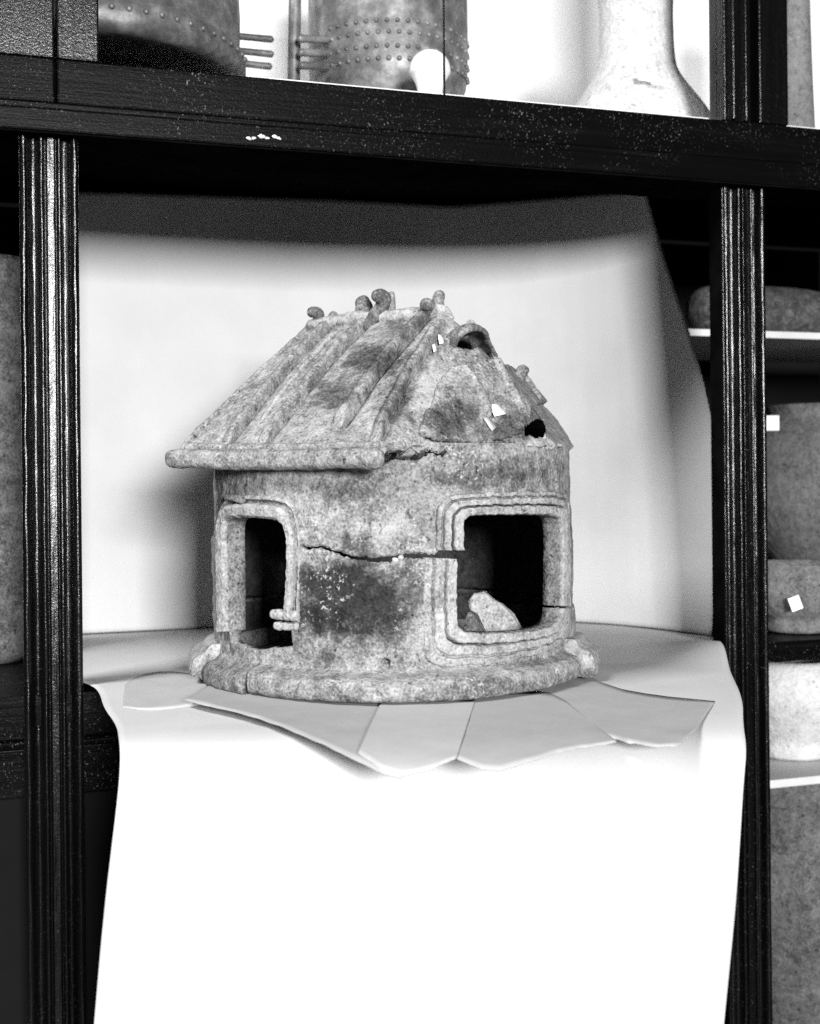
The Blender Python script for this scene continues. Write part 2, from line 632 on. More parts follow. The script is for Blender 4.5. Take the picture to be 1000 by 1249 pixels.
st_v = [  # Lx, Ly, Rx, Ry, z
    (-.50, 1.60, .42, 1.75, .0),
    (-.41, 1.36, .372, 1.53, .0),
    (-.35, 1.22, .352, 1.44, .0),
    (-.301, 1.150, .335, 1.33, .0),
    (-.282, 1.110, .325, 1.27, .0),
    (-.258, 1.03, .308, 1.19, .0),
    (-.232, .965, .281, 1.045, .0),
    (-.217, .91, .254, .945, -.001),
    (-.211, .888, .246, .905, -.010),
    (-.209, .872, .237, .882, -.030),
    (-.211, .862, .231, .868, -.060),
    (-.217, .856, .224, .860, -.110),
    (-.224, .852, .214, .856, -.190),
    (-.230, .850, .206, .852, -.260),
    (-.238, .850, .198, .850, -.40),
]
ST = poly_resample(np.array(st_v), 150, 2)
nw = 90
wv = np.linspace(0, 1, nw)
Lp = np.stack([ST[:, 0], ST[:, 1], ST[:, 4]], -1)
Rp = np.stack([ST[:, 2], ST[:, 3], ST[:, 4]], -1)
S = Lp[:, None] * (1 - wv)[None, :, None] + Rp[:, None] * wv[None, :, None]
S[..., 2] += .002
hump = .010 * np.exp(-((S[..., 0] - .325) / .045) ** 2 - ((S[..., 1] - 1.32) / .07) ** 2)
S[..., 2] += hump
front = smooth(-.02, -.12, S[..., 2])
S[..., 1] += front * (.004 * np.sin(S[..., 0] * 22 + 1.0) + .003 * vnoise(S, 9, 3))
S[..., 2] += (1 - front) * .0012 * np.clip(vnoise(S, 14, 6), 0, 1)
SHEET = build('draped_sheet', S, gridfaces(len(ST), nw), M_PAPER, solid=.0006, loc=(0, 1.1, 0))
tag(SHEET, 'large white paper sheet spread under the urn and hanging over the front', 'paper sheet')

# backdrop sheet ---------------------------------------------------------
bot = poly_resample([(-.44, 1.50), (-.33, 1.545), (-.2, 1.585), (-.05, 1.615), (.1, 1.625), (.2, 1.60), (.28, 1.54), (.33, 1.475), (.37, 1.41)], 160, 2)
zz = np.linspace(0, 1, 90)
TOPY = {0: 238, 160: 240, 400: 247, 550: 256, 700: 244, 780: 237, 1000: 237}
redge_y = [783, 700, 620, 520, 460, 400, 320, 260, 237]
redge_x = [868, 872, 872, 868, 854, 835, 808, 790, 780]


def back_pt(wi, z):
    L = len(bot) - 1
    q = np.clip(wi, 0, 1) * L
    x = np.interp(q, np.arange(L + 1), bot[:, 0])
    y = np.interp(q, np.arange(L + 1), bot[:, 1])
    return x + .0 * z, y + np.interp(np.clip(wi, 0, 1), [0, .35, .7, 1], [.04, .05, .06, .09]) * (z / .5) - .006 * np.sin(np.clip(z / .5, 0, 1) * math.pi), z


wmax = []
for h in zz:
    z_g = h * .54
    best, bw = 1e9, 1
    for wi in np.linspace(.4, 1, 400):
        p = np.array(back_pt(wi, z_g), float)
        px, py = project(p)
        tx = np.interp(-py, [-q for q in redge_y], redge_x)
        if abs(px - tx) < best:
            best, bw = abs(px - tx), wi
    wmax.append(bw)
wmax = np.array(wmax)
wcol = np.linspace(0, 1, 130)
Wg = wcol[None] * wmax[:, None]
# top edge height per column
ztop = []
for wi in wcol * wmax[-1]:
    z = .53
    for _ in range(12):
        px, py = project(np.array(back_pt(wi, z), float))
        ty = np.interp(px, sorted(TOPY), [TOPY[k] for k in sorted(TOPY)])
        z += (py - ty) / F * 1.55
    ztop.append(z)
ztop = np.array(ztop)
Zg = zz[:, None] * ztop[None]
Bx, By, Bz = back_pt(Wg, Zg)
B = np.stack([Bx, By, Bz + .0045], -1)
B[..., 1] += .003 * vnoise(B, 7, 11) + .0012 * vnoise(B * np.array([1, 1, .4]), 22, 12)
BACK = build('backdrop_sheet', B, gridfaces(len(zz), len(wcol)), M_BACK, solid=.0006, loc=(0, 1.6, 0))
tag(BACK, 'upright white paper backdrop with slanting right edge curving behind the urn', 'paper backdrop')


# grey cards under the urn ------------------------------------------------
def card(name, backp, frontp, z0, mat, label, curl=0.0, seed=0, jag=.0):
    n, m = 60, 14
    a = poly_resample(backp, n, 1)
    b = poly_resample(frontp, n, 1)
    t = np.linspace(0, 1, m)
    G = a[None] * (1 - t)[:, None, None] + b[None] * t[:, None, None]
    if jag:
        G[-1] += jag * n1(np.arange(n), .35, seed)[:, None] * np.array([.6, 1])
    P = np.zeros((m, n, 3))
    for i in range(m):
        for j in range(n):
            z = z0
            for _ in range(6):
                p = on_z(G[i, j, 0], G[i, j, 1], z)
                z = z0 + curl * t[i] ** 2 - 1.0 * max(0, .90 - p[1]) ** 2
            P[i, j] = p
    P[..., 2] += .0006 * vnoise(P, 40, seed) * smooth(0, .5, t)[:, None]
    c = P.reshape(-1, 3).mean(0)
    o = build(name, P, gridfaces(m, n), mat, solid=.0007, loc=c)
    return tag(o, label, 'paper scrap', 'paper scraps under the urn')


card('paper_scrap', [(152, 835), (170, 823), (200, 818), (235, 821), (262, 832), (290, 838)], [(150, 862), (175, 866), (205, 864), (235, 860), (262, 856), (300, 858)],
     .0030, M_CARD2, 'grey scrap with rounded edge beside the doorway corner of the urn', .0, 1)
card('paper_scrap', [(290, 815), (330, 825), (370, 832), (420, 842), (470, 850), (500, 852), (540, 860)],
     [(224, 854), (270, 864), (330, 880), (390, 905), (440, 930), (468, 944), (490, 949)],
     .0036, M_CARD, 'long grey paper strip with curled front edge below the doorway', .006, 2, .8)
card('paper_scrap', [(470, 845), (500, 846), (540, 848), (580, 852)], [(436, 918), (478, 947), (512, 943), (556, 925)],
     .0050, M_CARD2, 'pale grey paper scrap lying over the end of the long strip', .005, 3, .8)
card('paper_scrap', [(560, 845), (600, 842), (640, 840), (680, 846), (720, 880)], [(555, 925), (600, 942), (645, 930), (690, 914), (752, 904)],
     .0043, M_CARD, 'grey paper scrap with bowed front edge under the window side', .004, 4, .5)
card('paper_scrap', [(630, 830), (700, 815), (745, 838), (800, 848), (872, 855)], [(640, 862), (690, 884), (745, 901), (822, 916), (850, 886)],
     .0029, M_CARD, 'wide grey paper scrap reaching out beside the right foot of the urn', .0005, 5, 1.5)

# ------------------------------------------------------------------ the urn
UC = np.array([-.0172, 1.22, 0.])
UZ = .0058                                   # underside of the urn on the papers
URN = empty('hut_urn', (UC[0], UC[1], UZ), 'ancient clay hut shaped urn with ribbed roof, doorway and square window', 'urn')
UORG = np.array([UC[0], UC[1], UZ])
WA, WB = .1735, .174
RM = .168


def wpos(phi, z, n=0.0):
    return np.stack([UC[0] + (WA + n) * np.sin(phi), UC[1] - (WB + n) * np.cos(phi), z + 0 * phi], -1)


def whit(px, py, n=0.0):
    r = ray(px, py)
    a, b = WA + n, WB + n
    ox, oy = CAMP[0] - UC[0], CAMP[1] - UC[1]
    A = (r[0] / a) ** 2 + (r[1] / b) ** 2
    Bq = 2 * (ox * r[0] / a ** 2 + oy * r[1] / b ** 2)
    Cq = (ox / a) ** 2 + (oy / b) ** 2 - 1
    D = max(Bq * Bq - 4 * A * Cq, 0)
    t = (-Bq - math.sqrt(D)) / (2 * A)
    p = CAMP + r * t
    return math.atan2((p[0] - UC[0]) / a, -(p[1] - UC[1]) / b), p[2]


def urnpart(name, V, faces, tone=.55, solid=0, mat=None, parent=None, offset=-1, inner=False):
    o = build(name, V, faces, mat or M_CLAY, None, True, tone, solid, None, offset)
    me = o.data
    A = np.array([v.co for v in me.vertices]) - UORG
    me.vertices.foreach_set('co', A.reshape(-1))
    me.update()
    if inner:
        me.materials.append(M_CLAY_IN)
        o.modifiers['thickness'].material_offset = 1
    o.parent = parent or URN
    return o


def stain(P, cen, rad, amt, seed=0):
    """soft irregular stain round a photo point, radius in photo pixels"""
    px, py = project(P)
    nz = fbm(P, 55, 3, seed) * .45
    d = np.hypot((px - cen[0]) / rad[0], (py - cen[1]) / rad[1]) + nz
    return amt * (1 - smooth(.35, 1.15, d))


def tone_wall(P):
    px, py = project(P)
    t = .54 + 0 * px
    t += stain(P, (425, 735), (75, 62), -.34, 1) + stain(P, (385, 770), (35, 40), -.12, 2)
    t += stain(P, (470, 640), (50, 28), .10, 3) + stain(P, (570, 585), (95, 14), -.16, 4)
    t += stain(P, (640, 570), (60, 16), -.12, 6) + stain(P, (500, 720), (35, 40), -.12, 5)
    t += stain(P, (420, 600), (50, 15), -.10, 9)
    return t


def tone_roof(P):
    t = .56 + 0 * P[..., 0]
    t += stain(P, (455, 440), (40, 26), -.26, 11) + stain(P, (410, 480), (45, 22), -.20, 12)
    t += stain(P, (500, 400), (30, 22), -.16, 13) + stain(P, (550, 515), (45, 30), -.26, 14)
    t += stain(P, (480, 490), (28, 40), -.14, 15) + stain(P, (620, 520), (40, 22), -.20, 16)
    t += stain(P, (520, 470), (26, 36), .10, 17)
    return t


# openings -----------------------------------------------------------------
WIN_UP = [(566, 671), (566, 650), (566, 634), (573, 629), (590, 628), (640, 627), (674, 628), (683, 632), (685, 650), (685, 690), (684, 739)]
WIN_UPO = [(529, 671), (530, 650), (530, 615), (541, 603), (570, 600), (640, 598), (682, 598), (691, 603), (693, 650), (693, 690), (693, 739)]
WIN_LO = [(684, 742), (683, 752), (676, 763), (658, 769), (625, 772), (590, 773), (566, 771), (558, 764), (557, 740), (558, 705), (557, 682)]
WIN_LOO = [(693, 742), (693, 765), (689, 782), (665, 796), (625, 808), (590, 814), (535, 819), (516, 808), (513, 770), (513, 720), (514, 680)]
DOOR = [(277, 780), (277, 770), (277, 740), (277, 700), (276, 660), (276, 640), (281, 632), (306, 631), (335, 633), (346, 640), (350, 656), (350, 690), (349, 720), (347, 746)]
DOORO = [(268, 772), (268, 740), (267, 700), (267, 660), (268, 620), (274, 607), (306, 600), (346, 604), (362, 615), (368, 640), (369, 690), (368, 720), (367, 760)]


def to_uz(pts, n=.007):
    r = []
    for p in pts:
        ph, z = whit(p[0], p[1], n)
        r.append((ph * RM, z))
    return np.array(r)


WIN_POLY = np.vstack([to_uz(WIN_UP), to_uz(WIN_LO)])
wc = np.array([WIN_POLY[:, 0].max() + .006, WIN_POLY[:, 1].mean()])
WIN_POLY = wc + (WIN_POLY - wc) * np.array([1.16, 1.26]) + np.array([.004, 0])
DOOR_UZ = to_uz(DOOR)
DOOR_POLY = np.vstack([DOOR_UZ, [(DOOR_UZ[-1][0] + .001, .050), (.5 * (DOOR_UZ[-1][0] + DOOR_UZ[0][0]), .043), (DOOR_UZ[0][0], .046)]])
dc = DOOR_POLY.mean(0)
DOOR_POLY = dc + (DOOR_POLY - dc) * np.array([1.10, 1.04])

# crack across the wall
CR_PX = [(250, 655), (300, 655), (352, 663), (372, 667), (398, 668), (412, 672), (432, 680), (450, 683), (470, 683), (490, 678), (520, 679), (545, 676), (562, 675), (600, 690), (668, 741), (694, 741)]
CR = to_uz(CR_PX, 0)
CRG = np.array([.0012, .0012, .0015, .0014, .0012, .0014, .0020, .0030, .0044, .0036, .0044, .0050, .0050, .004, .0014, .0014])
fine = np.radians(np.linspace(-97, 97, 560))
coarse = np.radians(np.linspace(97, 263, 90))[1:-1]
PH = np.r_[fine, coarse]
Z_WT = .2225


def wall_piece(upper):
    u = PH * RM
    uu = np.clip(u, CR[0, 0], CR[-1, 0])
    zcv = np.interp(uu, CR[:, 0], CR[:, 1])
    g = np.interp(uu, CR[:, 0], CRG)
    g = np.where((u > CR[-1, 0] + .004) | (u < CR[0, 0] - .004), -.002, g)
    zcv = zcv + .0013 * n1(u, 210, 21, 3) * (g > .001)
    if upper:
        lo, hi = zcv + g * .5 + .0006 * n1(u, 500, 31, 2), np.full_like(u, Z_WT)
        rows = 130
    else:
        lo, hi = np.full_like(u, .012), zcv - g * .5 + .0008 * n1(u, 400, 41, 2)
        rows = 150
    t = np.linspace(0, 1, rows)
    Z = lo[None] + (hi - lo)[None] * t[:, None]
    PHg = np.broadcast_to(PH[None], Z.shape)
    P0 = wpos(PHg, Z)
    n = .0014 * fbm(P0, 26, 3, 2) + .0008 * fbm(P0, 95, 2, 3)
    n += .0025 * np.sin((Z - .03) / .2 * math.pi)          # slight belly
    if not upper:
        n += .0022                                         # the lower shell stands a little proud
        n += .003 * (1 - smooth(.012, .045, Z)) ** 2       # flares into the base
        edge = (hi[None] - Z)
        n -= .0016 * (1 - smooth(0, .0022, edge))
        # flaked patches near the crack
    else:
        edge = (Z - lo[None])
        n -= .0016 * (1 - smooth(0, .002, edge))
        n += .006 * smooth(.195, .226, Z) * np.exp(-((PHg - .05) / .30) ** 2)
    # small drilled hole and a pit
    for hx, hy, hr in ((470, 810, .0042), (686, 590, .004)):
        ph0, z0 = whit(hx, hy, .01)
        d = np.hypot((PHg - ph0) * RM, Z - z0)
        n -= .009 * (1 - smooth(hr * .45, hr, d)) - .0014 * np.exp(-((d - hr * 1.25) / (hr * .35)) ** 2)
    # scratches
    P = wpos(PHg, Z, n)
    U = PHg * RM
    fu = (U[:-1, :] + U[1:, :]) / 2
    fz = (Z[:-1] + Z[1:]) / 2
    fu = np.concatenate([(fu[:, :-1] + fu[:, 1:]) / 2, fu[:, -1:]], 1)
    fz = np.concatenate([(fz[:, :-1] + fz[:, 1:]) / 2, fz[:, -1:]], 1)
    keep = ~(in_poly(fu, fz, WIN_POLY) | in_poly(fu, fz, DOOR_POLY))
    fc = gridfaces(rows, len(PH), wrap_m=True).reshape(rows - 1, len(PH), 4)[:, :, [0, 3, 2, 1]]
    tw = tone_wall(P)
    if not upper:
        tw += stain(P, (440, 720), (90, 60), -.06, 8)
    fcs = fc[keep]
    used = np.unique(fcs)
    remap = np.full(P.shape[0] * P.shape[1], -1)
    remap[used] = np.arange(len(used))
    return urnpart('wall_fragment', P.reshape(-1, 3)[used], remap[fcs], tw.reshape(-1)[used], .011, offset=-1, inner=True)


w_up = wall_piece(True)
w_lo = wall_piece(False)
w_up['label'] = 'pale upper part of the round clay wall above the crack'
w_lo['label'] = 'darker lower part of the round clay wall below the crack'


# mouldings round the openings ----------------------------------------------
def frame(name, pts_px, out_px, prof, seed, n_path=260, tone=.56, back=-.0115, endjag=.0, nref=.007):
    both = poly_resample(np.hstack([to_uz(pts_px, nref), to_uz(out_px, .002)]), n_path, 2)
    uz = both[:, :2]
    N = both[:, 2:] - uz
    tt = np.linspace(0, 1, n_path)
    N = N * (1 + .04 * n1(tt, 14, seed))[:, None]
    Wd = np.ones(n_path)
    Nl = N / np.linalg.norm(N, axis=1)[:, None]
    m = 64
    d = np.linspace(0, 1, m)
    Pd = np.interp(d, [q[0] for q in prof], [q[1] for q in prof])
    inner = .0006 * n1(tt, 60, seed + 5, 3)
    U = uz[:, None, 0] + N[:, None, 0] * d[None] + Nl[:, None, 0] * inner[:, None]
    Z = uz[:, None, 1] + N[:, None, 1] * d[None] + Nl[:, None, 1] * inner[:, None]
    Hn = np.broadcast_to(Pd[None], U.shape).copy()
    base = wpos(U / RM, Z)
    mid = np.sin(np.clip(d, 0, 1) * math.pi)[None]
    Hn += (.0008 * fbm(base, 60, 3, seed + 1) + .0006 * fbm(base, 220, 2, seed + 2)) * (.35 + .65 * mid)
    Hn = Hn - .0015 * smooth(.93, 1, d)[None]
    front = wpos(U / RM, Z, Hn)
    # jamb rows inside, back rows outside
    cols = [wpos(uz[:, 0] / RM + 0, uz[:, 1], np.full(n_path, back))]
    ui = uz + Nl * inner[:, None]
    for f in (.33, .66, .9):
        jt = back + (Hn[:, 0] - back) * f
        p = wpos(ui[:, 0] / RM, ui[:, 1], jt + .0004 * n1(tt, 80, seed + int(f * 10)))
        cols.append(p)
    jamb = np.stack(cols, 1)
    outer = wpos(U[:, -1] / RM, Z[:, -1], np.full(n_path, -.007))[:, None]
    G = np.concatenate([jamb, front, outer], 1)
    mm = G.shape[1]
    # jagged ends
    faces = gridfaces(n_path, mm, wrap_m=True).tolist()
    faces.append(list(range(mm))[::-1])
    faces.append([(n_path - 1) * mm + q for q in range(mm)])
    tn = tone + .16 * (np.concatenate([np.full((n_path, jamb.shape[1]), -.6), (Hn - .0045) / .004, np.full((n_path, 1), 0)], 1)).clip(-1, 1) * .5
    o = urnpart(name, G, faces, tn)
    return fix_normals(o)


P_WIN = [(0, .0068), (.03, .0092), (.25, .0096), (.285, .0086), (.30, -.004), (.33, -.004), (.345, .0062), (.37, .0076), (.58, .0074), (.62, .0064), (.635, -.002), (.67, -.002), (.69, .0046), (.72, .0058), (.90, .0052), (.97, .001), (1, -.001)]
P_WIN2 = [(0, .0066), (.04, .0090), (.30, .0094), (.34, .0080), (.36, -.004), (.40, -.004), (.42, .0060), (.45, .0074), (.66, .0070), (.69, .0030), (.72, .0026), (.75, .0050), (.79, .0062), (.90, .0056), (.97, .001), (1, -.001)]
P_DOOR = [(0, .007), (.1, .0105), (.42, .0115), (.56, .0092), (.62, .0030), (.66, .0010), (.72, .0030), (.78, .0056), (.9, .0045), (1, .0)]
frame('window_moulding', WIN_UP, WIN_UPO, P_WIN2, 51)
frame('window_moulding', WIN_LO, WIN_LOO, P_WIN, 61)
frame('door_moulding', DOOR[1:], DOORO, P_DOOR, 71)


def on_wall_tube(name, px_pts, rad, n=.006, tone=.6, seed=0, flat=1.0):
    pts = []
    for p in px_pts:
        ph, z = whit(p[0], p[1], n)
        pts.append(wpos(np.array(ph), np.array(z), n))
    P = poly_resample(np.array(pts), 26, 2)
    v, f = tube(P, rad * (1 + .12 * n1(np.linspace(0, 1, 26), 6, seed)), 12, up=(0.3, -1, .1), flat=flat, wob=.10, seed=seed, sup=2.5)
    return fix_normals(urnpart(name, v, f, tone))


on_wall_tube('door_lug', [(360, 751), (348, 750), (335, 749)], .0046, .004, .62, 3)
on_wall_tube('door_lug', [(362, 764), (350, 764), (338, 763)], .0036, .002, .66, 4)
on_wall_tube('clay_ridge', [(276, 606), (286, 607), (296, 611)], .0036, .0075, .42, 5, .5)

# base ring in broken lengths -------------------------------------------------
RP = [(-.012, .0), (.0115, .0), (.0145, .0015), (.0155, .005), (.0156, .010), (.0152, .0145), (.0138, .0180), (.0110, .0200), (.0075, .0212), (.0040, .0228), (.0010, .0255), (-.0010, .029), (-.012, .029)]


def ring(px0, px1, seed, dn=0.0, dz=0.0, hmul=1.0, ang=None, tone=.55):
    if ang:
        a0, a1 = ang
    else:
        a0, a1 = whit(px0, 835, .015)[0], whit(px1, 835, .015)[0]
    n = max(24, int(abs(a1 - a0) * .19 / .0016))
    ph = np.linspace(a0, a1, n)
    prof = poly_resample(RP, 44, 1)
    N0 = prof[None, :, 0] + 0 * ph[:, None]
    Zz = prof[None, :, 1] * hmul + 0 * ph[:, None]
    tilt = np.zeros((n, 1))
    endj = .0018 * n1(np.linspace(0, 1, prof.shape[0]), 5, seed + 9)
    A = ph[:, None] + 0 * N0
    A[0] += endj / .19
    A[-1] += endj / .19
    P = wpos(A, Zz, N0)
    outw = smooth(.0, .010, N0)
    dis = (.0016 * fbm(P, 45, 3, seed) + .0009 * fbm(P, 150, 2, seed + 1)) * outw
    P = wpos(A, np.maximum(Zz + dz + .4 * dis * (Zz > .01) + UZ, UZ), N0 + dn + dis)
    P[..., 1] -= .015 * np.clip(N0 / .0155, 0, 1) * np.clip(np.cos(A), 0, 1)
    P[..., 2] = np.where(Zz <= .0001, UZ + np.abs(.0012 * n1(A * .19, 80, seed + 3)), P[..., 2])
    m = prof.shape[0]
    faces = gridfaces(n, m, wrap_m=True).tolist()
    faces.append(list(range(m)))
    faces.append([(n - 1) * m + q for q in range(m)][::-1])
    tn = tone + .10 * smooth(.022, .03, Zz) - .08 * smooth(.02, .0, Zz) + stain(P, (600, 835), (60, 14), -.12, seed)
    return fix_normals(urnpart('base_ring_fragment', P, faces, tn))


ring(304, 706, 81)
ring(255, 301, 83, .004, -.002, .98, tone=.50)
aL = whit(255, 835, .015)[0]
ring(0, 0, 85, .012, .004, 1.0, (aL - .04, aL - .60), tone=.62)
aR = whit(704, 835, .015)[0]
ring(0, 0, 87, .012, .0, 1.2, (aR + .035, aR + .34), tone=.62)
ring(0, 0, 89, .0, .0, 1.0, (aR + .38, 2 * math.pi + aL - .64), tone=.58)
# floor of the urn
ang = np.linspace(0, 2 * math.pi, 64, endpoint=False)
rr_ = np.linspace(.02, 1, 14)
FP = np.stack([UC[0] + np.outer(rr_, .166 * np.sin(ang)), UC[1] - np.outer(rr_, .152 * np.cos(ang)), np.full((14, 64), UZ + .012)], -1)
FP[..., 2] += .002 * fbm(FP, 30, 3, 9)
urnpart('floor_plate', FP, gridfaces(14, 64, wrap_m=True), .5, .008)

# roof -------------------------------------------------------------------------
PHI = math.radians(32)
RT = np.array([math.cos(PHI), -math.sin(PHI)])
RN = np.array([-math.sin(PHI), -math.cos(PHI)])
Z_RG, Q_E, Z_E = .351, .186, .2135


def roof_raw(s, q):
    aq = np.abs(q)
    zf = Z_RG - aq / Q_E * (Z_RG - Z_E) + .006 * np.sin(np.clip(aq / Q_E, 0, 1) * math.pi)
    zr = Z_RG - 1.15 * (s - .065) - np.where(q > 0, .503, .30) * aq
    zl = Z_RG + 1.59 * (s + .098) - .565 * aq
    k = .006

    def smin(a, b):
        h = np.clip(.5 + .5 * (b - a) / k, 0, 1)
        return b * (1 - h) + a * h - k * h * (1 - h)
    return smin(smin(zf, zr), zl)


def roofw(s, q, z):
    s, q = np.asarray(s, float), np.asarray(q, float)
    return np.stack([UC[0] + s * RT[0] + q * RN[0], UC[1] + s * RT[1] + q * RN[1], z + 0 * s], -1)


def roof_hit(px, py, dz=0.0):
    """pixel -> (s, q) on the raw roof surface"""
    r = ray(px, py)
    r = r / r[1]
    Y = np.linspace(.95, 1.4, 900)
    P = CAMP + r * Y[:, None]
    d = P[:, :2] - UC[:2]
    s, q = d @ RT, d @ RN
    f = P[:, 2] - roof_raw(s, q) - dz
    for i in range(1, len(Y)):
        if f[i - 1] > 0 >= f[i] or (f[i - 1] < 0 <= f[i] and False):
            return float(s[i]), float(q[i])
    k = int(np.argmin(np.abs(f)))
    return float(s[k]), float(q[k])


SLAB = [(542, 486), (553, 464), (580, 453), (610, 452), (640, 464), (660, 488), (668, 505), (672, 513), (646, 522), (640, 541), (600, 548), (520, 547), (512, 530), (540, 510)]
HOLE = [(640, 521), (648, 512), (656, 508), (663, 511), (667, 518), (668, 528), (667, 537), (660, 534), (655, 537), (648, 532), (640, 533)]
VENT = [(555, 424), (558, 414), (566, 408), (576, 406), (586, 408), (591, 416), (588, 424), (578, 428), (566, 428)]
CRACKS = [[(457, 547), (470, 543), (480, 536), (493, 534), (497, 545), (510, 540), (522, 533), (535, 541), (548, 545)],
          [(548, 545), (575, 547), (595, 545), (597, 530), (590, 515)],
          [(495, 420), (493, 470), (492, 505)][:0] or [(487, 465), (494, 470), (492, 478)],
          [(522, 455), (560, 440), (590, 445), (612, 452)]]
BATTENS = [([(-.099, -.002), (-.106, .08), (-.115, .182)], .8), ([(-.076, -.004), (-.074, .08), (-.069, .172)], 1.1),
           ([(-.029, -.006), (-.027, .08), (-.025, .176)], 1.15), ([(.040, -.006), (.042, .07), (.045, .160)], 1.35), ([(.066, .014), (.076, .08), (.094, .172)], 1.1)]
NA, NR = 1200, 200
al = np.linspace(0, 2 * math.pi, NA, endpoint=False)
rmax = []
rs = np.linspace(.05, .30, 1200)
for a in al:
    s, q = rs * math.cos(a), rs * math.sin(a)
    z = roof_raw(s, q)
    side = (s > .065 + np.where(q > 0, .235, .36) * np.abs(q)) | (s < -.098 - .11 * np.abs(q))
    out = (np.abs(q) > Q_E) | (side & (z < .2195)) | (z < .206) | ((s > 0) & (q < .03) & (rs > .1785))
    i = np.argmax(out)
    rmax.append(rs[i])
rmax = np.array(rmax)
rmax = np.convolve(np.r_[rmax[-3:], rmax, rmax[:3]], np.ones(7) / 7, 'valid')
rmax = rmax + np.where(np.cos(al) > .2, .0024, .0012) * n1(al * .18, 75, 5, 3) * (np.abs(rmax * np.sin(al)) < Q_E - .012)
rt = np.linspace(0.0, 1, NR)
RS = rt[:, None] * rmax[None]
Sg, Qg = RS * np.cos(al)[None], RS * np.sin(al)[None]
Zr = roof_raw(Sg, Qg)
Pr = roofw(Sg, Qg, Zr)
px, py = project(Pr)
vis = (Qg > -.15) & (Sg * .84 + Qg * .5 > -.12)
dsl = np.where(vis, dist_poly(px, py, SLAB + SLAB[:1]), 50)
ins = in_poly(px, py, SLAB) & vis
slab = smooth(0, 1.8, dsl) * ins
Zr = Zr + .0 * slab
for cpts in CRACKS:
    dcr = np.where(vis, dist_poly(px + 1.2 * vnoise(Pr, 300, 77), py + 1.2 * vnoise(Pr, 300, 78), cpts), 50)
    Zr = Zr - .0042 * (1 - smooth(.3, 1.8, dcr))
Zr = Zr + .0018 * fbm(Pr, 24, 3, 91) + .0009 * fbm(Pr, 85, 3, 92)
for pts, kk in BATTENS[1:]:
    qs = [p[1] for p in pts]
    dxs = Sg - np.interp(Qg, qs, [p[0] for p in pts])
    inq = smooth(qs[0] - .004, qs[0] + .012, Qg) * (1 - smooth(qs[-1] - .010, qs[-1] + .002, Qg))
    Zr = Zr - .0056 * kk * inq * np.where(dxs > -.004, 1 - smooth(.003, .014, dxs), .6 * smooth(-.012, -.006, dxs))
tr = tone_roof(Pr) - .06 * slab
Pr = roofw(Sg, Qg, Zr + UZ * .0)
fa = gridfaces(NR, NA, wrap_m=True).reshape(NR - 1, NA, 4)
fpx = (px[:-1] + px[1:]) / 2
fpy = (py[:-1] + py[1:]) / 2
Nn = np.cross(np.roll(Pr, -1, 1)[:-1] - Pr[:-1], Pr[1:] - Pr[:-1])
Nn *= np.sign(Nn[..., 2:3] + 1e-12)
fvis = vis[:-1] & (np.einsum('ijk,ijk->ij', Nn, CAMP - Pr[:-1]) > 0)
onside = Sg[:-1] > .065 + np.where(Qg[:-1] > 0, .2, .37) * np.abs(Qg[:-1]) - .002
kill = (in_poly(fpx, fpy, HOLE) | (in_poly(fpx, fpy, VENT) & (Sg[:-1] > .060))) & vis[:-1] & onside
fk = fa[~kill][:, [0, 3, 2, 1]]
used = np.unique(fk)
remap = np.full(NR * NA, -1)
remap[used] = np.arange(len(used))
near = (np.hypot((px - 664) / 1.2, py - 521) < 24) & vis
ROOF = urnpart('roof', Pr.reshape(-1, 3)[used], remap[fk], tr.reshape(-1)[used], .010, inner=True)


vg = ROOF.vertex_groups.new(name='thick')
nidx = near.reshape(-1)[used]
vg.add([int(i) for i in np.where(~nidx)[0]], 1.0, 'REPLACE')
vg.add([int(i) for i in np.where(nidx)[0]], .2, 'REPLACE')
ROOF.modifiers['thickness'].vertex_group = 'thick'


def roof_path(pts, n=60, dz=0.0):
    sq = np.array([p if len(p) == 2 and abs(p[0]) < 1 else roof_hit(*p) for p in pts])
    sq = poly_resample(sq, n, 2)
    P = roofw(sq[:, 0], sq[:, 1], 0)
    P[:, 2] = roof_raw(sq[:, 0], sq[:, 1]) + dz
    P[:, 2] += .0018 * fbm(P, 24, 3, 91) + .0012
    return P


def rib(pts, r0, r1, seed, tone=.62, dz=0.0, flat=.9):
    P = roof_path(pts, 70, dz)
    t = np.linspace(0, 1, 70)
    R = (r0 + (r1 - r0) * t) * (1 + .10 * n1(t, 9, seed)) * (.35 + .65 * smooth(0, .05, t)) * (.3 + .7 * smooth(1, .93, t))
    P[:, :2] += .0012 * np.stack([n1(t, 5, seed + 2), n1(t, 5, seed + 4)], -1)
    v, f = tube(P, R, 16, flat=flat, wob=.14, seed=seed)
    return fix_normals(urnpart('roof_rib', v, f, tone, parent=URN))


